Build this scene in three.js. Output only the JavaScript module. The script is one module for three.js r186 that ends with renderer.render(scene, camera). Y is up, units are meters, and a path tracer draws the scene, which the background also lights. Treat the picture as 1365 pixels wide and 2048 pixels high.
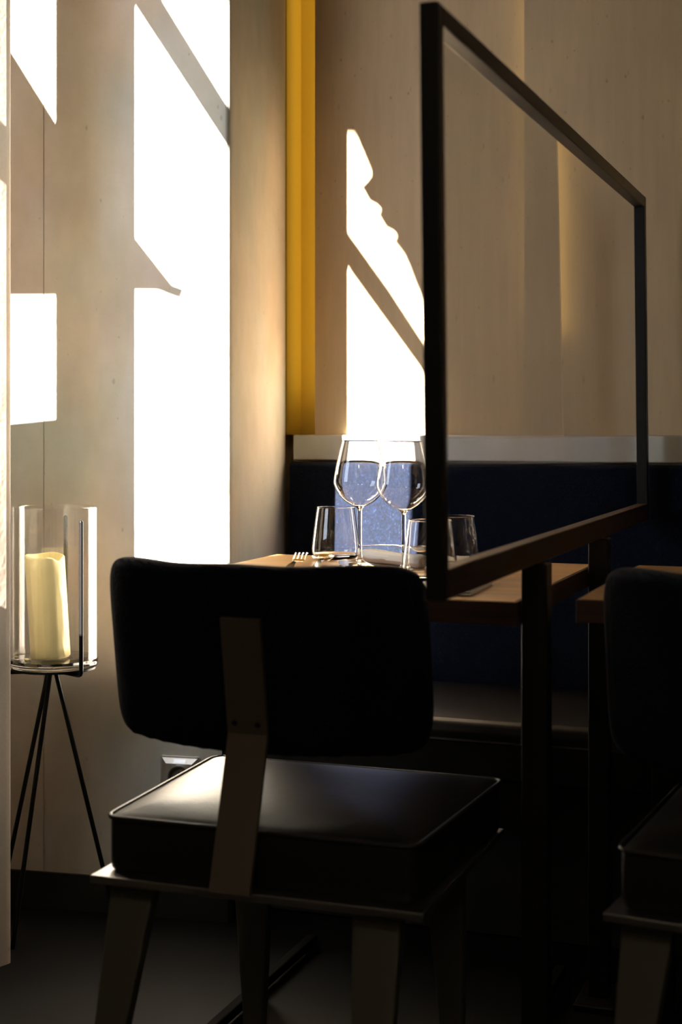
import * as THREE from 'three';
import { RoundedBoxGeometry } from 'three/addons/geometries/RoundedBoxGeometry.js';
import { RectAreaLightUniformsLib } from 'three/addons/lights/RectAreaLightUniformsLib.js';
import { mergeGeometries, mergeVertices, toCreasedNormals } from 'three/addons/utils/BufferGeometryUtils.js';

// ---------------------------------------------------------------- camera, sky, sun, exposure
// Room axes: X to the right along the back wall, h up, D into the room (world z = -D); metres.
const scene = new THREE.Scene();
const camera = new THREE.PerspectiveCamera(37.69, 1365 / 2048, 0.05, 60);
camera.position.set(0, 1.0, 0);
camera.rotation.set(0, THREE.MathUtils.degToRad(20), 0);
camera.setViewOffset(1365, 2048, 0, 174, 1365, 2048);   // vertical lens shift: the horizon lies above the middle
camera.focus = 2.75;
camera.userData.fStop = 4;
const renderer = new THREE.WebGLRenderer({ antialias: true });
renderer.toneMapping = THREE.LinearToneMapping;
renderer.toneMappingExposure = 2.05;
renderer.shadowMap.enabled = true;
RectAreaLightUniformsLib.init();
scene.background = new THREE.Color().setRGB(2.3, 2.65, 3.2);   // plain clear sky
const SUN_AZIMUTH = THREE.MathUtils.degToRad(15), SUN_HEIGHT = THREE.MathUtils.degToRad(26);
const sun = new THREE.DirectionalLight(new THREE.Color().setRGB(1, 0.92, 0.82), 56);
sun.name = 'sun';
const sunX = Math.sin(SUN_AZIMUTH) * Math.cos(SUN_HEIGHT), sunD = Math.cos(SUN_AZIMUTH) * Math.cos(SUN_HEIGHT);
sun.target.position.set(-1.2, 1.2, -2.8);
sun.position.set(-1.2 - sunX * 8, 1.2 + Math.sin(SUN_HEIGHT) * 8, -2.8 + sunD * 8);
sun.castShadow = true;
sun.shadow.mapSize.set(4096, 4096);
Object.assign(sun.shadow.camera, { left: -3, right: 3, top: 3, bottom: -3, near: 0.5, far: 16 });
sun.shadow.bias = -0.0004;
scene.add(sun, sun.target);

// ---------------------------------------------------------------- noise and textures
let seed = 7;
const rnd = () => { seed |= 0; seed = (seed + 0x6d2b79f5) | 0; let t = Math.imul(seed ^ (seed >>> 15), 1 | seed); t = (t + Math.imul(t ^ (t >>> 7), 61 | t)) ^ t; return ((t ^ (t >>> 14)) >>> 0) / 4294967296; };
function lattice(n, m) { const a = new Float32Array(n * m); for (let i = 0; i < a.length; i++) a[i] = rnd(); return a; }
// tiling value noise of n x m cells on a size x size picture
function noiseMap(size, n, m) {
  const a = lattice(n, m), out = new Float32Array(size * size), sm = (t) => t * t * (3 - 2 * t);
  for (let y = 0; y < size; y++) {
    const fy = (y / size) * m, y0 = Math.floor(fy), ty = sm(fy - y0), r0 = (y0 % m) * n, r1 = ((y0 + 1) % m) * n;
    for (let x = 0; x < size; x++) {
      const fx = (x / size) * n, x0 = Math.floor(fx), tx = sm(fx - x0), c0 = x0 % n, c1 = (x0 + 1) % n;
      const p = a[r0 + c0] + (a[r0 + c1] - a[r0 + c0]) * tx, q = a[r1 + c0] + (a[r1 + c1] - a[r1 + c0]) * tx;
      out[y * size + x] = p + (q - p) * ty - 0.5;
    }
  }
  return out;
}
function fbm(size, layers) {
  const out = new Float32Array(size * size);
  for (const [n, m, w] of layers) { const a = noiseMap(size, n, m); for (let i = 0; i < out.length; i++) out[i] += a[i] * w; }
  return out;
}
function texture(size, pixel, srgb, metres) {
  const data = new Uint8Array(size * size * 4), c = [0, 0, 0];
  for (let i = 0; i < size * size; i++) {
    pixel(i, c);
    for (let k = 0; k < 3; k++) data[i * 4 + k] = Math.max(0, Math.min(255, Math.round(c[k])));
    data[i * 4 + 3] = 255;
  }
  const t = new THREE.DataTexture(data, size, size);
  t.wrapS = t.wrapT = THREE.RepeatWrapping;
  t.magFilter = THREE.LinearFilter; t.minFilter = THREE.LinearMipmapLinearFilter; t.generateMipmaps = true;
  if (srgb) t.colorSpace = THREE.SRGBColorSpace;
  t.repeat.set(1 / metres[0], 1 / metres[1]);
  t.needsUpdate = true;
  return t;
}
function pits(size, count, rMin, rMax, stretch) {
  const out = new Float32Array(size * size);
  for (let k = 0; k < count; k++) {
    const cx = rnd() * size, cy = rnd() * size, r = rMin + rnd() * rnd() * (rMax - rMin), d = 0.35 + 0.65 * rnd(), ry = r * (1 + rnd() * stretch);
    for (let y = -Math.ceil(ry); y <= ry; y++) for (let x = -Math.ceil(r); x <= r; x++) {
      const q = (x * x) / (r * r) + (y * y) / (ry * ry);
      if (q < 1) { const at = ((Math.floor(cy + y) + size) % size) * size + ((Math.floor(cx + x) + size) % size); out[at] = Math.max(out[at], d * (1 - q)); }
    }
  }
  return out;
}
const S = 1024;
const blotch = fbm(S, [[4, 3, 1], [9, 7, 0.6], [23, 17, 0.35], [60, 50, 0.2]]), hue = fbm(S, [[6, 4, 1], [15, 11, 0.5]]);
const trowel = fbm(S, [[40, 9, 0.6], [110, 30, 0.4], [256, 256, 0.25]]), plasterPits = pits(S, 120, 1, 4, 1.2);
const plasterMap = texture(S, (i, c) => {
  const v = 1 + 0.12 * blotch[i] + 0.04 * trowel[i] - 0.16 * plasterPits[i], h = hue[i];
  c[0] = 206 * v + 16 * h; c[1] = 196 * v - 6 * h; c[2] = 182 * v - 16 * h + 10 * trowel[i];
}, true, [1.3, 1.3]);
const plasterBump = texture(S, (i, c) => { c[0] = c[1] = c[2] = 128 + 60 * trowel[i] + 45 * blotch[i] - 90 * plasterPits[i]; }, false, [1.3, 1.3]);
const streak = fbm(S, [[70, 6, 0.7], [180, 12, 0.5], [300, 40, 0.3]]), panelPits = pits(S, 300, 1, 4, 2.2);
const panelMap = texture(S, (i, c) => {
  const v = 1 + 0.06 * hue[i] + 0.05 * streak[i] - 0.16 * panelPits[i];
  c[0] = 200 * v; c[1] = 175 * v; c[2] = 138 * v - 4 * hue[i];
}, true, [1.1, 1.1]);
const panelBump = texture(S, (i, c) => { c[0] = c[1] = c[2] = 150 + 40 * streak[i] - 90 * panelPits[i]; }, false, [1.1, 1.1]);
const grain = fbm(512, [[5, 60, 0.8], [9, 170, 0.6], [3, 14, 0.5]]);
const woodMap = texture(512, (i, c) => { const v = 1 + 0.22 * grain[i]; c[0] = 186 * v; c[1] = 142 * v; c[2] = 86 * v; }, true, [0.7, 0.5]);
const woodDarkMap = texture(512, (i, c) => { const v = 1 + 0.3 * grain[i]; c[0] = 74 * v; c[1] = 52 * v; c[2] = 38 * v; }, true, [0.7, 0.3]);
const weave = fbm(512, [[150, 110, 0.9], [256, 200, 0.8], [60, 90, 0.35]]), specks = pits(512, 2600, 1, 2.4, 1.5);
const fabricMap = texture(512, (i, c) => { const v = 1 + 0.55 * weave[i], w = specks[i] * 22; c[0] = 8 * v + w; c[1] = 15 * v + w; c[2] = 30 * v + w; }, true, [0.4, 0.4]);
const fabricBump = texture(512, (i, c) => { c[0] = c[1] = c[2] = 120 + 90 * weave[i] + 60 * specks[i]; }, false, [0.4, 0.4]);
const leatherBump = texture(512, ((a) => (i, c) => { c[0] = c[1] = c[2] = 128 + 70 * a[i]; })(fbm(512, [[7, 6, 1], [30, 30, 0.35], [150, 150, 0.25]])), false, [0.35, 0.35]);
const floorMap = texture(512, ((a) => (i, c) => { const v = 1 + 0.25 * a[i]; c[0] = 14 * v; c[1] = 13.5 * v; c[2] = 13 * v; })(fbm(512, [[5, 5, 0.8], [16, 16, 0.5], [90, 90, 0.4]])), true, [1.6, 1.6]);
const brushMap = texture(256, ((a) => (i, c) => { c[0] = c[1] = c[2] = 128 + 60 * a[i]; })(fbm(256, [[4, 120, 0.8], [8, 250, 0.6]])), false, [0.1, 0.1]);

const std = (o) => new THREE.MeshStandardMaterial(o), phys = (o) => new THREE.MeshPhysicalMaterial(o);
const rgb = (r, g, b) => new THREE.Color().setRGB(r, g, b);
const M = {
  plaster: std({ map: plasterMap, bumpMap: plasterBump, bumpScale: 0.0022, roughness: 0.92 }),
  panel: std({ map: panelMap, bumpMap: panelBump, bumpScale: 0.002, roughness: 0.85 }),
  ledge: std({ map: plasterMap, bumpMap: plasterBump, bumpScale: 0.0004, roughness: 0.6 }),
  yellow: std({ color: rgb(0.84, 0.6, 0.09), roughness: 0.7, bumpMap: plasterBump, bumpScale: 0.001 }),
  baseboard: std({ color: rgb(0.02, 0.018, 0.016), roughness: 0.55 }),
  floor: phys({ map: floorMap, roughness: 0.6, specularIntensity: 0.35 }),
  ceiling: std({ color: rgb(0.3, 0.26, 0.21), roughness: 0.9 }),
  roomWall: std({ color: rgb(0.2, 0.165, 0.125), roughness: 0.9 }),
  frameMetal: std({ color: rgb(0.03, 0.03, 0.032), roughness: 0.5, metalness: 0.2 }),
  unseen_roof: std({ color: rgb(0.04, 0.035, 0.03), roughness: 0.9 }),
  pavement: std({ color: rgb(0.11, 0.105, 0.1), roughness: 0.95 }),  // street ground out of view, dark to limit bounced sunlight
  canvas: std({ color: rgb(0.5, 0.42, 0.3), roughness: 0.95 }),
  pane: phys({ color: rgb(1, 1, 1), transmission: 1, thickness: 0, roughness: 0, ior: 1.5 }),
  glass: phys({ color: rgb(1, 1, 1), transmission: 1, thickness: 0.002, roughness: 0, ior: 1.5 }),
  fabric: phys({ map: fabricMap, bumpMap: fabricBump, bumpScale: 0.0012, roughness: 0.95, specularIntensity: 0.4 }),
  leather: phys({ color: rgb(0.014, 0.013, 0.013), roughness: 0.42, specularIntensity: 0.6, bumpMap: leatherBump, bumpScale: 0.0012 }),
  piping: phys({ color: rgb(0.02, 0.018, 0.018), roughness: 0.4 }),
  steel: std({ color: rgb(0.42, 0.42, 0.43), metalness: 1, roughness: 0.36 }),
  bronze: std({ color: rgb(0.19, 0.15, 0.115), metalness: 0.6, roughness: 0.5, bumpMap: brushMap, bumpScale: 0.0002 }),
  legMetal: std({ color: rgb(0.13, 0.125, 0.095), metalness: 0.4, roughness: 0.55 }),
  blackMetal: std({ color: rgb(0.012, 0.011, 0.011), metalness: 0.3, roughness: 0.42 }),
  matteBlack: phys({ color: rgb(0.008, 0.008, 0.008), roughness: 0.85, specularIntensity: 0.12 }),
  chairFabric: phys({ map: fabricMap, bumpMap: fabricBump, bumpScale: 0.0012, roughness: 0.95, specularIntensity: 0.4, sheen: 0.35, sheenRoughness: 0.6, sheenColor: rgb(0.14, 0.14, 0.15) }),
  blackGloss: phys({ color: rgb(0.004, 0.004, 0.004), roughness: 0.3, specularIntensity: 0.45 }),
  railWood: std({ map: woodDarkMap, roughness: 0.5 }),
  wood: phys({ map: woodMap, roughness: 0.36, clearcoat: 0.25, clearcoatRoughness: 0.3 }),
  edgeBand: std({ map: woodDarkMap, roughness: 0.5 }),
  silver: std({ color: rgb(0.86, 0.84, 0.8), metalness: 1, roughness: 0.14 }),
  linen: std({ color: rgb(0.82, 0.79, 0.74), roughness: 0.95, bumpMap: fabricBump, bumpScale: 0.0004 }),
  wax: phys({ color: rgb(0.88, 0.76, 0.37), roughness: 0.42, clearcoat: 0.15, clearcoatRoughness: 0.4 }),
  socket: std({ color: rgb(0.62, 0.6, 0.57), metalness: 0.75, roughness: 0.32 }),
  socketCup: std({ color: rgb(0.16, 0.145, 0.13), metalness: 0.3, roughness: 0.45 }),
  unseenParapet: std({ color: rgb(0.06, 0.055, 0.05), roughness: 0.8 }),
  lamp: std({ color: rgb(0.6, 0.55, 0.5), emissive: rgb(1, 0.84, 0.64), emissiveIntensity: 2, roughness: 0.6 }),
  led: std({ color: rgb(0.5, 0.4, 0.2), emissive: rgb(1, 0.78, 0.3), emissiveIntensity: 0.4, roughness: 0.5 }),
  hole: std({ color: rgb(0.01, 0.01, 0.01), roughness: 0.8 }),
};

// ---------------------------------------------------------------- helpers
const names = new Map();
function numbered(n) { const k = names.get(n) ?? 0; names.set(n, k + 1); return k ? `${n}_${String(k).padStart(3, '0')}` : n; }
function obj(name, geo, mat, parent = scene) {
  const g = Array.isArray(geo) ? mergeGeometries(geo.map((x) => (x.index ? x.toNonIndexed() : x))) : geo;
  const m = new THREE.Mesh(g, mat);
  m.name = numbered(name); m.castShadow = m.receiveShadow = true;
  parent.add(m);
  return m;
}
function struct(name, geo, mat, parent) { const m = obj(name, geo, mat, parent); if (!parent) m.userData.kind = 'structure'; return m; }
function thing(name, label, category, [X, h, D] = [0, 0, 0], turn = 0, group) {
  const o = new THREE.Group(); o.name = numbered(name); scene.add(o);
  o.position.set(X, h, -D); o.rotation.y = turn;
  o.userData = { label, category };
  if (group) o.userData.group = group;
  return o;
}
function tag(o, label, category, group) { o.userData.label = label; o.userData.category = category; if (group) o.userData.group = group; return o; }
function dup(root, label, [X, h, D], turn = 0) {
  const r = root.clone(); r.name = numbered(root.name); scene.add(r);
  r.traverse((c) => { if (c !== r) c.name = numbered(c.name.replace(/_\d{3}$/, '')); });
  r.userData = { ...root.userData, label };
  r.position.set(X, h, -D); r.rotation.y = turn;
  return r;
}
// upright prism over a polygon of [X, D] points, uv in metres
function prism(poly, h0, h1, crease = 0.6) {
  const pos = [], uv = [];
  const area = poly.reduce((a, p, i) => { const q = poly[(i + 1) % poly.length]; return a + p[0] * q[1] - q[0] * p[1]; }, 0);
  const P = area > 0 ? poly : [...poly].reverse();
  let s = 0;
  for (let i = 0; i < P.length; i++) {
    const a = P[i], b = P[(i + 1) % P.length], L = Math.hypot(b[0] - a[0], b[1] - a[1]);
    const A = [a[0], h0, -a[1]], B = [b[0], h0, -b[1]], C = [b[0], h1, -b[1]], E = [a[0], h1, -a[1]];
    pos.push(...A, ...B, ...C, ...A, ...C, ...E);
    uv.push(s, h0, s + L, h0, s + L, h1, s, h0, s + L, h1, s, h1);
    s += L;
  }
  const tri = THREE.ShapeUtils.triangulateShape(P.map((p) => new THREE.Vector2(p[0], p[1])), []);
  for (const [i, j, k] of tri) {
    for (const [h, order] of [[h1, [i, j, k]], [h0, [i, k, j]]]) for (const n of order) { pos.push(P[n][0], h, -P[n][1]); uv.push(P[n][0], P[n][1]); }
  }
  const g = new THREE.BufferGeometry();
  g.setAttribute('position', new THREE.Float32BufferAttribute(pos, 3));
  g.setAttribute('uv', new THREE.Float32BufferAttribute(uv, 2));
  g.computeVertexNormals();
  return crease ? toCreasedNormals(g, crease) : g;
}
// box between two corners [X, h, D], slightly rounded
function box(a, b, r = 0.0015) {
  const s = [0, 1, 2].map((k) => Math.abs(b[k] - a[k])), g = new RoundedBoxGeometry(s[0], s[1], s[2], 2, Math.min(r, ...s.map((x) => x * 0.45)));
  g.translate((a[0] + b[0]) / 2, (a[1] + b[1]) / 2, -(a[2] + b[2]) / 2);
  metreUV(g);
  return g;
}
// uv in metres from the dominant axis of the normal
function metreUV(g) {
  const p = g.attributes.position, n = g.attributes.normal, uv = new Float32Array(p.count * 2);
  for (let i = 0; i < p.count; i++) {
    const ax = Math.abs(n.getX(i)), ay = Math.abs(n.getY(i)), az = Math.abs(n.getZ(i));
    if (ay >= ax && ay >= az) { uv[i * 2] = p.getX(i); uv[i * 2 + 1] = p.getZ(i); } else if (ax >= az) { uv[i * 2] = p.getZ(i); uv[i * 2 + 1] = p.getY(i); } else { uv[i * 2] = p.getX(i); uv[i * 2 + 1] = p.getY(i); }
  }
  g.setAttribute('uv', new THREE.BufferAttribute(uv, 2));
  return g;
}
// surface through rings of points (closed rings); capped ends when cap is set
function loft(rings, { closed = true, cap = true, crease = 0.7 } = {}) {
  const n = rings[0].length, pos = [], idx = [];
  rings.forEach((r) => r.forEach((p) => pos.push(...p)));
  const m = closed ? n : n - 1;
  for (let i = 0; i < rings.length - 1; i++) for (let j = 0; j < m; j++) {
    const a = i * n + j, b = i * n + ((j + 1) % n), c = a + n, d = b + n;
    idx.push(a, b, d, a, d, c);
  }
  if (cap) for (const [at, flip] of [[0, true], [rings.length - 1, false]]) {
    const r = rings[at], c = [0, 1, 2].map((k) => r.reduce((s, p) => s + p[k], 0) / n), ci = pos.length / 3;
    pos.push(...c);
    for (let j = 0; j < n; j++) { const a = at * n + j, b = at * n + ((j + 1) % n); idx.push(...(flip ? [ci, b, a] : [ci, a, b])); }
  }
  let g = new THREE.BufferGeometry();
  g.setAttribute('position', new THREE.Float32BufferAttribute(pos, 3));
  g.setIndex(idx);
  g.computeVertexNormals();
  // turn outward
  g.computeBoundingBox();
  const p = g.attributes.position; let vol = 0;
  const A = new THREE.Vector3(), B = new THREE.Vector3(), C = new THREE.Vector3();
  for (let i = 0; i < idx.length; i += 3) { A.fromBufferAttribute(p, idx[i]); B.fromBufferAttribute(p, idx[i + 1]); C.fromBufferAttribute(p, idx[i + 2]); vol += A.dot(B.cross(C)); }
  if (vol < 0) { for (let i = 0; i < idx.length; i += 3) [idx[i + 1], idx[i + 2]] = [idx[i + 2], idx[i + 1]]; g.setIndex(idx); g.computeVertexNormals(); }
  g = toCreasedNormals(g, crease);
  return metreUV(g);
}
function tube(points, r, seg = 24, radial = 8, closed = false, tension = 0.5) {
  const c = new THREE.CatmullRomCurve3(points.map((p) => new THREE.Vector3(p[0], p[1], -p[2])), closed, 'catmullrom', tension);
  return new THREE.TubeGeometry(c, seg, r, radial, closed);
}
function rod(a, b, r, r2 = r) {   // straight round rod between [X, h, D] points with domed-looking ends closed
  const A = new THREE.Vector3(a[0], a[1], -a[2]), B = new THREE.Vector3(b[0], b[1], -b[2]), g = new THREE.CylinderGeometry(r2, r, A.distanceTo(B), 12);
  g.applyQuaternion(new THREE.Quaternion().setFromUnitVectors(new THREE.Vector3(0, 1, 0), B.clone().sub(A).normalize()));
  const mid = A.add(B).multiplyScalar(0.5);
  g.translate(mid.x, mid.y, mid.z);
  return g;
}
function lathe(profile, seg = 72) {
  const g = new THREE.LatheGeometry(profile.map(([r, y]) => new THREE.Vector2(Math.max(r, 0.00001), y)), seg);
  return g;
}
// the inner side of a thin wall: a profile moved inwards by t along its normal
function insetWall(pts, t) {
  return pts.map(([x, y], i) => { const p = pts[Math.max(0, i - 1)], q = pts[Math.min(pts.length - 1, i + 1)], L = Math.hypot(q[0] - p[0], q[1] - p[1]); return [x - ((q[1] - p[1]) / L) * t, y + ((q[0] - p[0]) / L) * t]; });
}
// smooth a profile of [r, y] points
function smooth(pts, n) { return new THREE.SplineCurve(pts.map((p) => new THREE.Vector2(...p))).getPoints(n).map((v) => [v.x, v.y]); }

// ---------------------------------------------------------------- the room
struct('floor', prism([[-1.47, -3.2], [2.1, -3.2], [2.1, 3.42], [-2.6, 3.42], [-2.6, 1.87], [-1.47, 1.87]], -0.12, 0, 0), M.floor);
struct('ceiling', prism([[-1.47, -3.2], [2.1, -3.2], [2.1, 3.42], [-2.6, 3.42], [-2.6, 1.87], [-1.47, 1.87]], 2.9, 3.05, 0), M.ceiling);
struct('pavement', prism([[-12, -12], [12, -12], [12, -3.21], [-1.48, -3.21], [-1.48, 1.86], [-2.61, 1.86], [-2.61, 3.4], [-12, 3.4]], -0.2, -0.06, 0), M.pavement);

// flat ceiling lamps out of view behind the camera, lighting the chair backs
const ceiling = scene.getObjectByName('ceiling');
for (const [x, D] of [[-0.3, -0.9], [0.9, -0.6], [0.3, -2.2]]) {
  obj('unseen_lamp_panel', box([x - 0.15, 2.892, D - 0.15], [x + 0.15, 2.9, D + 0.15]), M.lamp, ceiling);
  const l = new THREE.RectAreaLight(new THREE.Color().setRGB(1, 0.84, 0.64), 8, 0.28, 0.28);
  l.name = 'unseen_lamp_light'; l.position.set(x, 2.89, -D); l.lookAt(x, 0, -D); scene.add(l);
}

// back wall: overlapping upright panels, each with its left edge standing forward and lined in yellow; a yellow recess at the left end
const wallBack = struct('wall_back', prism([[-1.7, 3.285], [1.9, 3.285], [1.9, 3.42], [-1.7, 3.42]], 0, 2.9), M.panel);
const joints = [-1.2147, -0.733, -0.29, 0.155, 0.6, 1.045, 1.49, 1.9];
for (let i = 0; i < joints.length - 1; i++) {
  const x0 = joints[i], x1 = joints[i + 1], last = i === joints.length - 2;
  // each board: its left edge stands 5 cm proud as a thin lip, its right end runs back under the lip of the next one
  const p = obj('wall_panel', prism([[x0, 3.165], [x1 - 0.001, 3.2145], [x1 + (last ? 0 : 0.05), 3.218], [x1 + (last ? 0 : 0.05), 3.228], [x1, 3.226], [x0 + 0.06, 3.184], [x0, 3.178]], 0.978, 2.9), M.panel, wallBack);
  obj('panel_back', prism([[x0 + (i ? 0.052 : 0.002), 3.23], [x1 + (last ? -0.001 : 0.05), 3.23], [x1 + (last ? -0.001 : 0.05), 3.284], [x0 + (i ? 0.052 : 0.002), 3.284]], 0.978, 2.9), M.yellow, p);
}
// unseen lamp strips: one lights the yellow recess from behind the first board, two shine back from under the lips of the next boards
for (const [x, D, w, power, h0, h1, dx, dD] of [[-1.216, 3.235, 0.02, 1.0, 1.06, 2.84, -1, 0], [-0.719, 3.1815, 0.01, 0.9, 1.25, 2.84, 0, 1], [-0.276, 3.1815, 0.01, 2.2, 1.2, 2.84, 0, 1]]) {
  obj('unseen_lamp_strip', dx ? box([x, h0, D - w / 2], [x + 0.001, h1, D + w / 2], 0.0003) : box([x - w / 2, h0, D - 0.001], [x + w / 2, h1, D], 0.0003), M.led, wallBack);
  const l = new THREE.RectAreaLight(new THREE.Color().setRGB(1, 0.76, 0.27), power, w, h1 - h0);
  l.name = 'unseen_strip_light'; l.position.set(x + dx * 0.0012, (h0 + h1) / 2, -(D + dD * 0.0012)); l.lookAt(x + dx, (h0 + h1) / 2, -(D + dD));
  scene.add(l);
}
obj('wall_base', prism([[-1.28, 3.2], [1.9, 3.2], [1.9, 3.284], [-1.28, 3.284]], 0, 0.92), M.panel, wallBack);
obj('recess_lining', [prism([[-1.31, 3.268], [-1.2147, 3.268], [-1.2147, 3.283], [-1.31, 3.283]], 0.978, 2.9), prism([[-1.312, 3.178], [-1.2885, 3.178], [-1.2885, 3.268], [-1.312, 3.268]], 0.978, 2.9)], M.yellow, wallBack);
struct('trim_1', box([-1.264, 0.9215, 3.155], [1.9, 0.9775, 3.284], 0.003), M.ledge);

// left: the plastered pier at the end of the alcove, its corner and side
const pier = struct('wall_left_pier', prism([[-2.6, 2.603], [-2.3, 2.6307], [-1.6439, 2.7113], [-1.6438, 2.7153], [-1.6422, 2.7155], [-1.6421, 2.7115], [-1.263, 2.758], [-1.254, 2.7595], [-1.249, 2.763], [-1.2472, 2.769], [-1.2485, 2.79], [-1.277, 3.13], [-1.281, 3.15], [-1.29, 3.166], [-1.306, 3.175], [-1.32, 3.177], [-1.32, 3.284], [-2.6, 3.284]], 0, 2.9, 0.9), M.plaster);
struct('baseboard_left', prism([[-2.05, 2.653], [-1.258, 2.7495], [-1.244, 2.753], [-1.2385, 2.763], [-1.262, 3.04], [-1.268, 3.04], [-1.2455, 2.77], [-1.25, 2.762], [-1.262, 2.757], [-2.05, 2.661]], 0, 0.075, 0.3), M.baseboard);
// slim plastered column in front of it
struct('wall_left_column', prism([[-1.532, 2.41], [-1.5323, 2.4055], [-1.5341, 2.4], [-1.5538, 2.34], [-1.5788, 2.264], [-1.583, 2.258], [-1.732, 2.258], [-1.735, 2.262], [-1.6975, 2.412], [-1.692, 2.418], [-1.539, 2.418], [-1.534, 2.414]], 0, 2.9, 0.25), M.plaster);
// out-of-view walls of alcove and room, window ends shaped to limit the sunlight
struct('wall_left', prism([[-1.292, 1.95], [-1.29, 1.94], [-1.29, -3.2], [-1.47, -3.2], [-1.47, 1.27]], 0, 2.9, 0.3), M.roomWall);
struct('wall_left_unseen', prism([[-2.6, 1.87], [-1.96, 1.87], [-1.96, 1.93], [-2.02, 1.96], [-2.06, 2.6], [-2.6, 2.6]], 0, 2.9, 0), M.roomWall);
struct('wall_right', box([1.9, 0, -3.2], [2.1, 2.9, 3.42], 0.001), M.roomWall);
struct('wall_front', box([-1.47, 0, -3.2], [1.9, 2.9, -3.0], 0.001), M.roomWall);
struct('wall_front_unseen', [
  prism([[-1.96, 1.87], [-1.74, 1.87], [-1.74, 1.93], [-1.96, 1.93]], 0, 1.38),
  prism([[-1.74, 1.87], [-1.302, 1.87], [-1.294, 1.93], [-1.74, 1.93]], 0, 0.88),
], M.unseenParapet);  // unseen low wall, dark so the lower pier gets little bounced light
struct('wall_front_lintel', [
  prism([[-1.96, 1.87], [-1.302, 1.87], [-1.294, 1.93], [-1.96, 1.93]], 2.6, 2.9),
], M.plaster);

// unseen window that lets the sun in, its bars shaped to cast shadows: frame, brace, bracket and pane
const win = new THREE.Group(); win.name = 'unseen_window_1'; win.userData.kind = 'structure'; scene.add(win);
function plate(points, D0, D1) {   // flat plate: [X, h] outline, from depth D0 to D1
  const s = new THREE.Shape(points.map((p) => new THREE.Vector2(...p))), g = new THREE.ExtrudeGeometry(s, { depth: D1 - D0, bevelEnabled: false });
  g.translate(0, 0, -D1);
  return g;
}
obj('window_frame', [box([-1.96, 2.56, 1.895], [-1.312, 2.6, 1.925]), box([-1.74, 0.88, 1.895], [-1.312, 0.9, 1.925]), box([-1.96, 1.38, 1.895], [-1.74, 1.385, 1.925]), box([-1.775, 0.9, 1.895], [-1.755, 2.56, 1.925])], M.frameMetal, win);
obj('window_pane', box([-1.755, 0.9, 1.876], [-1.315, 2.56, 1.8763], 0.0001), M.pane, win);
obj('window_pane', box([-1.96, 1.405, 1.876], [-1.775, 2.56, 1.8763], 0.0001), M.pane, win);
obj('window_sill', plate([[-1.96, 1.3855], [-1.74, 1.3855], [-1.74, 1.427], [-1.831, 1.412], [-1.96, 1.391]], 1.9, 1.925), M.frameMetal, win);  // out of view, sloped to tilt the lower edge of the sunlight
obj('unseen_brace', plate([[-1.83, 2.56], [-1.6701, 2.2803], [-1.4655, 1.9725], [-1.2967, 1.7433], [-1.2967, 1.812], [-1.3056, 1.826], [-1.3781, 1.936], [-1.466, 2.057], [-1.6059, 2.2802], [-1.775, 2.56]], 1.914, 1.922), M.frameMetal, win);  // unseen bar, shaped to cast the diagonal shadow band
obj('bracket', plate([[-1.96, 2.229], [-1.9345, 2.1892], [-1.8313, 2.0303], [-1.6701, 1.805], [-1.5853, 1.7013], [-1.5638, 1.6941], [-1.5699, 1.6765], [-1.5905, 1.6828], [-1.6162, 1.692], [-1.67, 1.6905], [-1.8313, 1.6723], [-1.96, 1.666]], 1.914, 1.922), M.frameMetal, win);  // unseen plate, shaped to cast the pointed shadow on the pier
struct('unseen_roof', prism([[-9, 0.1], [-1.49, 0.1], [-1.49, 1.86], [-2.61, 1.86], [-2.61, 3.4], [-9, 3.4]], 3.2, 3.4, 0), M.unseen_roof);   // out-of-view slab above the window, placed to keep sky light off the lower pier
// unseen awning edge outside the window: valance cut to shade the upper back wall
const unseenAwning = new THREE.Group(); unseenAwning.name = 'unseen_trim_2'; unseenAwning.userData.kind = 'structure'; scene.add(unseenAwning);
obj('unseen_valance', plate([[-1.61, 2.56], [-1.49, 2.365], [-1.4657, 2.2987], [-1.4498, 2.2615], [-1.4325, 2.2195], [-1.433, 2.21], [-1.4395, 2.2], [-1.4525, 2.1865], [-1.4525, 2.181], [-1.4475, 2.1732], [-1.4373, 2.1541], [-1.4204, 2.1458], [-1.413, 2.1391], [-1.4115, 2.1331], [-1.4159, 2.1228], [-1.4001, 2.0949], [-1.3834, 2.0878], [-1.3768, 2.0801], [-1.3765, 2.0741], [-1.3809, 2.0637], [-1.3587, 2.0338], [-1.3475, 2.0071], [-1.3308, 1.9629], [-1.3142, 1.9299], [-1.304, 1.875], [-1.302, 1.8], [-1.285, 1.8], [-1.285, 2.56]], 1.884, 1.8885), M.canvas, unseenAwning);

// ---------------------------------------------------------------- banquette bench
const bench = thing('banquette_bench', 'long dark banquette along the back wall, navy melange back over a black leather seat', 'bench', [-1.262, 0, 3.15]);
const bX = -1.262, bD = 3.15;   // the bench's own origin
function alongX(profile, x0, x1, crease = 0.5) {   // profile of [D, h] pulled along X, in the bench's own axes
  return loft([x0, x1].map((x) => profile.map(([D, h]) => [x - bX, h, -(D - bD)])), { crease });
}
const round = (cx, cy, r, a0, a1, n = 6) => Array.from({ length: n + 1 }, (_, i) => { const a = THREE.MathUtils.degToRad(a0 + ((a1 - a0) * i) / n); return [cx + r * Math.cos(a), cy + r * Math.sin(a)]; });
obj('backrest', alongX([[3.112, 0.44], [3.118, 0.6], [3.126, 0.8], [3.1285, 0.895], ...round(3.1425, 0.9035, 0.0135, 180, 90), [3.153, 0.917], [3.153, 0.44]], -1.262, 1.86), M.fabric, bench);
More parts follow.
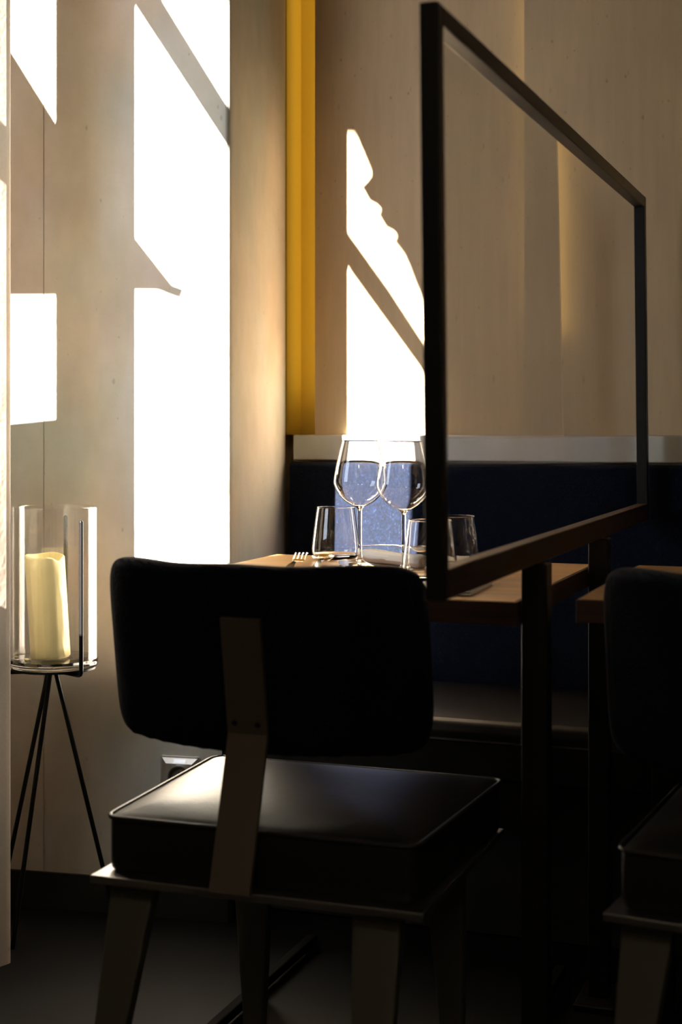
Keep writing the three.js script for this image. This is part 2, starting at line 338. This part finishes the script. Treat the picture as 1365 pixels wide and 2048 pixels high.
obj('seat_cushion', alongX([[2.705, 0.345], ...round(2.727, 0.425, 0.025, 190, 100, 8), [2.78, 0.453], [2.85, 0.4565], [3.0, 0.455], [3.108, 0.448], [3.108, 0.335], [2.715, 0.335]], -1.235, 1.86), M.leather, bench);
obj('seat_piping', alongX([[2.7, 0.412], [2.7025, 0.4155], [2.7055, 0.4125], [2.703, 0.409]], -1.235, 1.86), M.piping, bench);
obj('plinth', alongX([[2.86, 0.004], [2.86, 0.335], [3.1, 0.335], [3.1, 0.004]], -1.235, 1.86), M.baseboard, bench);

// ---------------------------------------------------------------- tables
function makeTable(name, label, X0, X1, D0, D1) {
  const cx = (X0 + X1) / 2, cd = (D0 + D1) / 2, w = (X1 - X0) / 2, d = (D1 - D0) / 2;
  const t = thing(name, label, 'table', [cx, 0, cd]);
  obj('tabletop', box([-w + 0.004, 0.716, -d + 0.004], [w - 0.004, 0.75, d - 0.004], 0.0015), M.wood, t);
  obj('edge_band', [box([-w, 0.716, -d], [w, 0.7492, -d + 0.0035]), box([-w, 0.716, d - 0.0035], [w, 0.7492, d]), box([-w, 0.716, -d + 0.004], [-w + 0.0035, 0.7492, d - 0.004]), box([w - 0.0035, 0.716, -d + 0.004], [w, 0.7492, d - 0.004])], M.edgeBand, t);
  for (const s of [-1, 1]) {
    const x = s * (w - (s > 0 ? 0.058 : 0.085)), u = s > 0 ? 0.085 : 0.01;
    obj('upright', box([x - 0.017, 0.03, u - 0.017], [x + 0.017, 0.705, u + 0.017], 0.003), M.blackMetal, t);
    obj('support_plate', box([x - 0.03, 0.705, -d + 0.1], [x + 0.03, 0.716, d - 0.1], 0.002), M.blackMetal, t);
    const r = obj('floor_runner', box([x - 0.009, 0.012, -d + 0.06], [x + 0.009, 0.03, d - 0.02], 0.003), M.matteBlack, t);
    for (const e of [-d + 0.075, d - 0.035]) { const g = new THREE.CylinderGeometry(0.016, 0.018, 0.012, 20); g.translate(x, 0.006, -e); obj('glide', g, M.blackMetal, r); }
  }
  return t;
}
makeTable('dining_table', 'small oak topped table set with glasses in front of the bench', -1.114, -0.492, 2.074, 2.69);
makeTable('dining_table', 'oak topped table in deep shade right of the partition, bare', -0.42, 0.2, 2.14, 2.7);

// ---------------------------------------------------------------- chairs
function outline(xb, xf, db, df, r, k = 0) {   // rounded trapezium: half width xb at the back edge db, xf at the front edge df; inset by k
  const c = [[-xb + k, db + k], [xb - k, db + k], [xf - k, df - k], [-xf + k, df - k]], out = [], rr = Math.max(r - k * 0.5, 0.004);
  for (let i = 0; i < 4; i++) {
    const p = c[i], a = c[(i + 3) % 4], b = c[(i + 1) % 4];
    const u = new THREE.Vector2(a[0] - p[0], a[1] - p[1]).normalize(), v = new THREE.Vector2(b[0] - p[0], b[1] - p[1]).normalize();
    for (let q = 0; q <= 6; q++) { const t = q / 6, w0 = (1 - t) ** 2, w2 = t * t; out.push([p[0] + u.x * rr * w0 + v.x * rr * w2, p[1] + u.y * rr * w0 + v.y * rr * w2]); }
    for (let q = 1; q < 6; q++) { const t = q / 6, s = [p[0] + v.x * rr, p[1] + v.y * rr], e = [b[0] - v.x * rr, b[1] - v.y * rr]; out.push([s[0] + (e[0] - s[0]) * t, s[1] + (e[1] - s[1]) * t]); }
  }
  return out;
}
function makeChair(label, [X, D], turn) {
  const t = thing('dining_chair', label, 'chair', [X, 0, D], turn);
  const ring = (k, h, r = 0.022) => outline(0.223, 0.24, -0.204, 0.19, r, k).map(([x, d]) => [x, h, -d]);
  const cush = obj('seat_cushion', loft([ring(0.004, 0.384), ring(0.0005, 0.389), ring(0, 0.4), ring(0, 0.452), ring(0.001, 0.4575), ring(0.005, 0.461), ring(0.016, 0.4645), ring(0.034, 0.469), ring(0.056, 0.4735), ring(0.085, 0.4768), ring(0.12, 0.4785), ring(0.16, 0.479)], { crease: 0.8 }), M.leather, t);
  obj('piping', tube(outline(0.224, 0.241, -0.205, 0.191, 0.022).map(([x, d]) => [x, 0.459, d]), 0.0036, 160, 8, true), M.piping, cush);
  obj('base_plate', box([-0.237, 0.372, -0.226], [0.24, 0.3835, 0.2], 0.002), M.steel, t);
  // flat tapering legs
  const leg = (x, w0, w1, d0, d1, th, lean) => {
    const rect = (cx, cd, w, h) => outline(w / 2, w / 2, -th / 2, th / 2, 0.004).map(([a, b]) => [cx + a, h, -(cd + b)]);
    return loft([rect(x, d0, w0, 0.372), rect(x + lean * 0.5, (d0 + d1) / 2, (w0 + w1) / 2, 0.19), rect(x + lean, d1, w1, 0)], { crease: 0.5 });
  };
  obj('leg', leg(-0.188, 0.068, 0.028, -0.18, -0.265, 0.024, -0.026), M.legMetal, t);
  obj('leg', leg(0.166, 0.068, 0.038, -0.18, -0.265, 0.024, 0.012), M.legMetal, t);
  obj('leg', leg(-0.163, 0.072, 0.03, 0.165, 0.195, 0.024, -0.008), M.legMetal, t);
  obj('leg', leg(0.155, 0.066, 0.03, 0.165, 0.195, 0.024, 0.008), M.legMetal, t);
  // curved upholstered back, bowed away from the table in the middle and leaning back
  const rings = [];
  for (let i = 0; i <= 64; i++) {
    const u = Math.max(-0.9995, Math.min(0.9995, -Math.cos((Math.PI * i) / 64) * (1 - 0.0) )), hh = 0.131 * Math.pow(1 - Math.abs(u) ** 18, 1 / 5.5), th = 0.024 * Math.pow(1 - Math.abs(u) ** 18, 1 / 3);
    const x = u * 0.2405 - 0.036, curve = -0.2 + 0.088 * u * u, r = [];
    for (let j = 0; j < 40; j++) {
      const a = (2 * Math.PI * j) / 40, ca = Math.cos(a), sa = Math.sin(a), y = Math.sign(sa) * Math.pow(Math.abs(sa), 0.32) * hh, q = Math.sign(ca) * Math.pow(Math.abs(ca), 0.55) * th;
      const ripple = sa < -0.5 ? 0.0008 * Math.sin(u * 46) + 0.0005 * Math.sin(u * 91 + 1) : 0.0012 * Math.sin(u * 9 + 2);
      const h = 0.68 + y + ripple;
      r.push([x, h, -(curve + 0.024 - 0.16 * (h - 0.68) + q + 0.014)]);
    }
    rings.push(r);
  }
  obj('backrest', loft(rings, { crease: 1.0 }), M.chairFabric, t);
  // flat bar that carries the back
  const line = [[0.742, -0.2045], [0.66, -0.1905], [0.5835, -0.1785], [0.576, -0.1795], [0.47, -0.212], [0.384, -0.2395]];
  const bx = -0.021, bw = 0.029;
  const strap = line.map(([h, d], i) => {
    const p = line[Math.max(i - 1, 0)], q = line[Math.min(i + 1, line.length - 1)], L = Math.hypot(q[0] - p[0], q[1] - p[1]), nh = (q[1] - p[1]) / L, nd = -(q[0] - p[0]) / L;
    const o = 0.0035;
    return [[bx - bw, h + nh * o, -(d + nd * o)], [bx + bw, h + nh * o, -(d + nd * o)], [bx + bw, h - nh * o, -(d - nd * o)], [bx - bw, h - nh * o, -(d - nd * o)]];
  });
  const bar = obj('back_bracket', loft(strap, { crease: 0.25 }), M.bronze, t);
  for (const [h, d] of [[0.598, -0.186]]) for (const s of [-1, 1]) {
    const g = new THREE.SphereGeometry(0.0042, 14, 8, 0, Math.PI * 2, 0, Math.PI / 2); g.scale(1, 0.45, 1); g.rotateX(Math.PI / 2);
    g.translate(bx + s * 0.017, h, -d);
    obj('screw', g, M.blackMetal, bar);
  }
  return t;
}
const chair = makeChair('dark upholstered dining chair with bent metal back bracket, pushed up to the set table', [-0.79, 2.04], 0);
dup(chair, 'dark dining chair cut off by the right picture edge, mostly lost in shade', [-0.075, 0, 2.09], THREE.MathUtils.degToRad(-7));

// ---------------------------------------------------------------- glass partition between the tables
const PX = -0.468;
const part = thing('partition_screen', 'black framed clear glass partition standing between the two tables', 'partition', [PX, 0, 2.35]);
const frame = new THREE.Group(); frame.name = 'screen_frame'; frame.position.set(0, 0.82, 0); frame.rotation.z = 0.0105; part.add(frame);
{
  const D0 = 1.586 - 2.35, D1 = 3.104 - 2.35, top = 1.467 - 0.82, bot = 0.806 - 0.82;
  obj('frame_post', box([-0.011, bot, D0], [0.011, top, D0 + 0.022], 0.002), M.blackMetal, frame);
  obj('frame_post', box([-0.011, bot, D1 - 0.022], [0.011, top, D1], 0.002), M.blackMetal, frame);
  obj('top_rail', box([-0.011, top - 0.022, D0 + 0.022], [0.011, top, D1 - 0.022], 0.002), M.blackMetal, frame);
  obj('bottom_rail', box([-0.011, bot, D0 + 0.022], [0.011, bot + 0.034, D1 - 0.022], 0.002), M.railWood, frame);
  obj('glass_pane', box([-0.0002, bot + 0.034, D0 + 0.022], [0.0002, top - 0.022, D1 - 0.022], 0.0001), M.pane, frame);
}
for (const [d, w] of [[2.1, 0.0185], [2.6, 0.0175]]) {
  const p = obj('support_post', box([-w, 0.012, d - 2.35 - w], [w, 0.804, d - 2.35 + w], 0.003), M.blackMetal, part);
  obj('foot_plate', box([-0.035, 0, d - 2.35 - 0.06], [0.035, 0.012, d - 2.35 + 0.06], 0.003), M.blackMetal, p);
}

// ---------------------------------------------------------------- lantern on its tripod stand
const LX = -1.53, LD = 2.562;
const stand = thing('lantern_stand', 'thin black metal tripod stand carrying the glass candle lantern', 'stand', [LX, 0, LD]);
const cam2room = (x, z) => [x * 0.9397 - z * 0.342, x * 0.342 + z * 0.9397];
for (const [x, z, ax, az] of [[-0.128, 0.06, -0.012, 0.004], [-0.066, -0.068, -0.006, -0.006], [0.122, 0.03, 0.004, 0]]) {
  const f = cam2room(x, z), a = cam2room(ax, az);
  const l = obj('leg', rod([f[0], 0, f[1]], [a[0], 0.516, a[1]], 0.0045), M.blackGloss, stand);
}
for (const deg of [45, 165, 274]) {   // arms that turn up and hold the glass
  const a = THREE.MathUtils.degToRad(deg), f = (r) => cam2room(Math.cos(a) * r, -Math.sin(a) * r), at = (r, h) => { const p = f(r); return [p[0], h, p[1]]; };
  obj('holder_arm', [tube([at(0, 0.5205), at(0.04, 0.5205), at(0.075, 0.5205), at(0.0865, 0.5215), at(0.0905, 0.526), at(0.0915, 0.536), at(0.0915, 0.6), at(0.0915, 0.7), at(0.0915, 0.814)], 0.0043, 90, 10), (() => { const g = new THREE.SphereGeometry(0.0043, 10, 8); const p = at(0.0915, 0.814); g.translate(p[0], p[1], -p[2]); return g; })()], M.blackGloss, stand);
}
{
  const g = new THREE.CylinderGeometry(0.082, 0.082, 0.004, 64); g.translate(0, 0.527, 0); obj('dark_disc', g, M.blackGloss, stand);  // thin dark disc under the glass base
  const v = thing('hurricane_glass', 'clear glass cylinder of the lantern, open at the top', 'vase', [LX, 0.5292, LD]);
  obj('glass_cylinder', lathe([[0.0855, 0.0165], [0.0855, 0.309], [0.0848, 0.3115], [0.0835, 0.3115], [0.0828, 0.309], [0.0828, 0.0165]], 96), M.pane, v);
  obj('glass_base', lathe([[0, 0.0], [0.08, 0], [0.0845, 0.002], [0.0855, 0.006], [0.0855, 0.0164], [0, 0.0164]], 96), M.glass, v);
}
{   // pillar candle, leaning a little, its rim sunk and notched at one side
  const c = thing('pillar_candle', 'leaning ivory pillar candle with a notched rim inside the glass lantern', 'candle', [LX - 0.004, 0.5466, LD - 0.005]);
  const R = 0.0385, rings = [], n = 72;
  const topAt = (a) => { const cam = a - THREE.MathUtils.degToRad(20); let d = Math.atan2(Math.sin(cam + 0.1), Math.cos(cam + 0.1)); const notch = 0.0095 * Math.exp(-(d * d) / 0.12); return 0.2 - notch + 0.0015 * Math.sin(3 * a) - 0.003 * Math.cos(cam); };
  const ringAt = (r, f) => Array.from({ length: n }, (_, j) => { const a = (2 * Math.PI * j) / n, w = 1 + 0.004 * Math.sin(a * 3 + 1); return [Math.cos(a) * r * w, f(a), -(-Math.sin(a)) * r * w]; });
  rings.push(ringAt(R - 0.003, () => 0), ringAt(R, () => 0.003));
  for (let k = 1; k <= 10; k++) rings.push(ringAt(R * (1 - 0.002 * Math.sin(k)), (a) => 0.003 + ((topAt(a) - 0.006) * k) / 10));
  rings.push(ringAt(R - 0.0008, (a) => topAt(a) - 0.001), ringAt(R - 0.003, (a) => topAt(a)), ringAt(R - 0.006, (a) => topAt(a) - 0.003), ringAt(R - 0.01, () => 0.176), ringAt(0.02, () => 0.17), ringAt(0.004, () => 0.169));
  const wax = obj('wax_body', loft(rings, { crease: 1.0 }), M.wax, c);
  obj('wick', rod([0, 0.168, 0], [0.002, 0.18, 0.001], 0.0012), M.hole, c);
  wax.rotation.set(0, 0, 0);
  c.rotation.set(0.0, 0, 0.0);
  c.quaternion.setFromAxisAngle(new THREE.Vector3(-Math.sin(THREE.MathUtils.degToRad(-20)) * 1, 0, Math.cos(THREE.MathUtils.degToRad(20))).normalize(), THREE.MathUtils.degToRad(3.4));
}
for (const [dx, dd, r, label] of [[-0.027, -0.055, 0.006, 'small crumb of candle wax in front of the candle'], [-0.066, -0.03, 0.005, 'small crumb of candle wax near the left side of the lantern floor']]) {
  const g = new THREE.IcosahedronGeometry(r, 1); g.scale(1, 0.45, 0.8); g.translate(0, r * 0.4, 0);
  const m = tag(obj('wax_crumb', g, M.wax), label, 'wax crumb'); m.position.set(LX + dx, 0.5457, -(LD + dd));
}

// ---------------------------------------------------------------- wall socket
{
  const s = thing('wall_socket', 'square metallic wall socket low on the plastered pier', 'socket', [-1.346, 0.288, 2.747], Math.atan2(0.0799, 0.653));
  const sh = new THREE.Shape(); const w = 0.0405, r = 0.004;
  sh.moveTo(-w + r, -w); sh.lineTo(w - r, -w); sh.quadraticCurveTo(w, -w, w, -w + r); sh.lineTo(w, w - r); sh.quadraticCurveTo(w, w, w - r, w); sh.lineTo(-w + r, w); sh.quadraticCurveTo(-w, w, -w, w - r); sh.lineTo(-w, -w + r); sh.quadraticCurveTo(-w, -w, -w + r, -w);
  const base = new THREE.ExtrudeGeometry(sh, { depth: 0.003, bevelEnabled: true, bevelSize: 0.0012, bevelThickness: 0.0012, bevelSegments: 2 });
  obj('mounting_frame', base, M.socket, s);
  // raised cover: a shallow pyramid with a round opening
  const ringSq = (k, z, n = 96) => Array.from({ length: n }, (_, j) => { const a = (2 * Math.PI * j) / n, q = Math.max(Math.abs(Math.cos(a)), Math.abs(Math.sin(a))); return [(Math.cos(a) / q) * k, (Math.sin(a) / q) * k, z]; });
  const ringC = (k, z, n = 96) => Array.from({ length: n }, (_, j) => { const a = (2 * Math.PI * j) / n; return [Math.cos(a) * k, Math.sin(a) * k, z]; });
  obj('cover', loft([ringSq(0.0385, 0.0045), ringSq(0.0375, 0.006), ringSq(0.0275, 0.0125), ringC(0.0235, 0.0135), ringC(0.0222, 0.013), ringC(0.0215, 0.005)], { cap: false, crease: 0.35 }), M.socket, s);
  obj('socket_cup', loft([ringC(0.0214, 0.0128), ringC(0.0198, 0.0125), ringC(0.019, 0.0055), ringC(0.001, 0.0055)], { cap: false, crease: 0.4 }), M.socketCup, s);
  for (const x of [-0.0095, 0.0095]) { const g = new THREE.CylinderGeometry(0.0026, 0.0026, 0.0012, 16); g.rotateX(Math.PI / 2); g.translate(x, 0, 0.0062); obj('pin_hole', g, M.hole, s); }
  const pin = new THREE.CylinderGeometry(0.0022, 0.0024, 0.006, 14); pin.rotateX(Math.PI / 2); pin.translate(0, 0.0095, 0.0085); obj('earth_pin', pin, M.silver, s);
}

// ---------------------------------------------------------------- on the table
const TT = 0.7503;
{
  const bowl = smooth([[0.0036, 0.098], [0.0065, 0.1035], [0.015, 0.1078], [0.026, 0.1145], [0.036, 0.1245], [0.0432, 0.1355], [0.0468, 0.1465], [0.0462, 0.158], [0.043, 0.1755], [0.0375, 0.2], [0.0318, 0.2222]], 90);
  const inner = insetWall(bowl.filter(([, y]) => y > 0.1062), 0.0011);
  const foot = smooth([[0.0368, 0.0012], [0.03, 0.0024], [0.02, 0.0042], [0.01, 0.0075], [0.0052, 0.013], [0.0037, 0.024]], 24);
  const prof = [[0, 0], [0.0362, 0], [0.037, 0.0006], ...foot, [0.0033, 0.045], [0.0033, 0.08], ...bowl, [0.0313, 0.2227], ...inner.reverse(), [0.006, 0.1068], [0, 0.1066]];
  const w = thing('wine_glass', 'tall stemmed wine glass standing left, just right of the left tumbler', 'wine glass', [-0.8785, TT, 2.512]);
  obj('glass_body', lathe(prof, 200), M.glass, w);
  dup(w, 'tall stemmed wine glass standing right, nearest the partition post', [-0.769, TT, 2.424]);
}
{
  const out = smooth([[0.031, 0], [0.0375, 0.0016], [0.0425, 0.007], [0.0446, 0.0165], [0.0438, 0.03], [0.0408, 0.055], [0.0352, 0.0962]], 80);
  const inn = insetWall(out.filter(([, y]) => y > 0.009), 0.0014).reverse();
  const prof = [[0, 0.0012], [0.026, 0.0008], ...out, [0.0345, 0.0967], ...inn, [0.0385, 0.0082], [0.033, 0.0068], [0.02, 0.0062], [0, 0.006]];
  const t = thing('tumbler', 'clear tumbler standing alone at the left, beside the left wine glass stem', 'tumbler', [-0.966, TT, 2.625]);
  obj('glass_body', lathe(prof, 200), M.glass, t);
  dup(t, 'clear tumbler half hidden by the partition post, left of it', [-0.693, TT, 2.324]);
  dup(t, 'clear tumbler seen through the partition glass, right of the post', [-0.686, TT, 2.441]);
}
// cutlery: built along its own +x from handle end to tip
function strip(pts, t) {   // pts: [x, y, half width, height]; flat bar with rounded rim
  return loft(pts.map(([x, y, w, h]) => [[x, h - t, -(y - w * 0.8)], [x, h - t * 0.3, -(y - w)], [x, h, -(y - w * 0.72)], [x, h + t * 0.2, -y], [x, h, -(y + w * 0.72)], [x, h - t * 0.3, -(y + w)], [x, h - t, -(y + w * 0.8)]]), { crease: 0.9 });
}
function makeFork(label, pos, turn) {
  const t = thing('dinner_fork', label, 'fork', pos, turn, 'cutlery laid on the table');
  obj('handle', strip([[0, 0, 0.004, 0.004], [0.004, 0, 0.0088, 0.0042], [0.02, 0, 0.0092, 0.005], [0.06, 0, 0.006, 0.009], [0.1, 0, 0.0034, 0.0105], [0.125, 0, 0.0034, 0.0085], [0.135, 0, 0.006, 0.007], [0.145, 0, 0.0108, 0.0065], [0.158, 0, 0.0118, 0.009]], 0.0022), M.silver, t);
  for (let k = 0; k < 4; k++) { const y = (k - 1.5) * 0.0066; obj('tine', strip([[0.157, y, 0.0019, 0.0088], [0.17, y, 0.0018, 0.0135], [0.185, y * 1.02, 0.0016, 0.0185], [0.198, y * 1.03, 0.0013, 0.0165], [0.204, y * 1.03, 0.0006, 0.0165]], 0.0018), M.silver, t); }
  return t;
}
function makeSpoon(label, pos, turn) {
  const t = thing('dinner_spoon', label, 'spoon', pos, turn, 'cutlery laid on the table');
  obj('handle', strip([[0, 0, 0.004, 0.004], [0.004, 0, 0.0085, 0.0042], [0.02, 0, 0.009, 0.005], [0.06, 0, 0.006, 0.009], [0.1, 0, 0.0034, 0.011], [0.128, 0, 0.0036, 0.0095], [0.136, 0, 0.005, 0.0088]], 0.0022), M.silver, t);
  const rings = [];
  for (let i = 0; i <= 14; i++) { const u = i / 14, w = 0.0205 * Math.pow(Math.sin(Math.PI * Math.min(0.97, 0.03 + u * 0.95)), 0.6), x = 0.134 + u * 0.062; const r = []; for (let j = 0; j <= 10; j++) { const v = (j / 5 - 1), dep = (1 - v * v) * 0.009 * Math.sin(Math.PI * u) ** 0.7; r.push([x, 0.0115 - dep + 0.002 * u, -v * w]); } for (let j = 10; j >= 0; j--) { const v = (j / 5 - 1), dep = (1 - v * v) * 0.009 * Math.sin(Math.PI * u) ** 0.7; r.push([x, 0.0102 - dep + 0.002 * u, -v * w * 0.99]); } rings.push(r); }
  obj('bowl', loft(rings, { crease: 0.9 }), M.silver, t);
  return t;
}
function makeKnife(label, pos, turn) {
  const t = thing('table_knife', label, 'knife', pos, turn, 'cutlery laid on the table');
  obj('handle', strip([[0, 0, 0.004, 0.005], [0.005, 0, 0.008, 0.006], [0.03, 0, 0.0088, 0.0075], [0.08, 0, 0.0075, 0.0075], [0.098, 0, 0.006, 0.006]], 0.006), M.silver, t);
  obj('blade', strip([[0.096, 0, 0.006, 0.0052], [0.11, 0.001, 0.0085, 0.005], [0.16, 0.001, 0.0095, 0.0045], [0.19, 0, 0.0088, 0.004], [0.205, -0.002, 0.005, 0.0036], [0.212, -0.004, 0.0015, 0.0034]], 0.0016), M.silver, t);
  return t;
}
const toward = (from, to) => Math.atan2(to[1] - from[1], to[0] - from[0]);   // turn about y for a run in [X, D]
{
  let a = [-0.945, 2.33]; makeFork('silver fork at the left of the setting, tines raised toward the bench', [a[0], TT + 0.0023, a[1]], toward(a, [-0.995, 2.53]));
  a = [-0.9, 2.345]; makeSpoon('silver spoon lying between the fork and the knife at the left', [a[0], TT + 0.0035, a[1]], toward(a, [-0.953, 2.53]));
  a = [-0.852, 2.36]; makeKnife('silver knife lying beside the left wine glass foot', [a[0], TT + 0.003, a[1]], toward(a, [-0.915, 2.53]));
  a = [-0.62, 2.11]; makeKnife('silver knife at the near edge of the table, left of the partition post', [a[0], TT + 0.0125, a[1]], toward(a, [-0.607, 2.32]));
}
// linen napkins
function makeRoll(label, len, pos, turn) {
  const t = thing('napkin', label, 'napkin', pos, turn, 'white linen napkins on the table');
  const rings = [], n = 40;
  for (let i = 0; i <= 24; i++) {
    const u = i / 24, e = Math.min(1, Math.sqrt(Math.min(u, 1 - u) * 14) * 0.35 + 0.65), r = [];
    for (let j = 0; j < n; j++) { const a = (2 * Math.PI * j) / n, f = 1 + 0.06 * Math.sin(a * 2 + u * 5) + 0.05 * Math.exp(-(((a - 2.0 - u * 0.4) / 0.18) ** 2)); r.push([(u - 0.5) * len, 0.0118 + Math.max(-0.0116, Math.sin(a) * 0.0118 * f * e * (1 + 0.1 * Math.sin(u * 7))), -Math.cos(a) * 0.0195 * f * e]); }
    rings.push(r);
  }
  const body = obj('rolled_cloth', loft(rings, { crease: 1.2 }), M.linen, t);
  const sp = [];
  for (let k = 0; k <= 40; k++) { const a = k * 0.42, q = 1 - k / 44; sp.push([len / 2 + 0.0006, 0.0118 + Math.sin(a) * 0.0092 * q, Math.cos(a) * 0.016 * q]); }
  obj('rolled_edge', tube(sp, 0.0011, 120, 6), M.linen, t);
  return t;
}
makeRoll('white linen napkin rolled up behind the right wine glass stem', 0.182, [-0.8295, TT, 2.5515], Math.atan2(-0.109, 0.148));
function makeFold(label, w, d, pos, turn) {
  const t = thing('napkin', label, 'napkin', pos, turn, 'white linen napkins on the table');
  for (let k = 0; k < 3; k++) {
    const rings = [], h0 = k * 0.004;
    for (let i = 0; i <= 12; i++) { const u = i / 12 - 0.5, r = []; for (let j = 0; j < 24; j++) { const a = (2 * Math.PI * j) / 24, c = Math.cos(a), s = Math.sin(a); r.push([u * w * (1 - 0.03 * k), h0 + 0.0021 + Math.sign(s) * Math.pow(Math.abs(s), 0.7) * 0.0019 + 0.0005 * Math.sin(u * 9 + k) * (k > 0 ? 1 : 0), -Math.sign(c) * Math.pow(Math.abs(c), 0.3) * (d / 2) * (1 - 0.04 * k)]); } rings.push(r); }
    obj('cloth_fold', loft(rings, { crease: 1.0 }), M.linen, t);
  }
  return t;
}
makeFold('white folded linen napkin seen through the partition glass', 0.075, 0.1, [-0.735, TT, 2.6], 0.25);
makeFold('white folded linen napkin under the knife at the near table edge', 0.09, 0.17, [-0.62, TT, 2.2], 0.05);
{
  const a = [-0.915, 2.622]; makeSpoon('silver spoon resting on the rolled white napkin', [a[0], TT + 0.0235, a[1]], toward(a, [-0.76, 2.525]));
}

renderer.render(scene, camera);
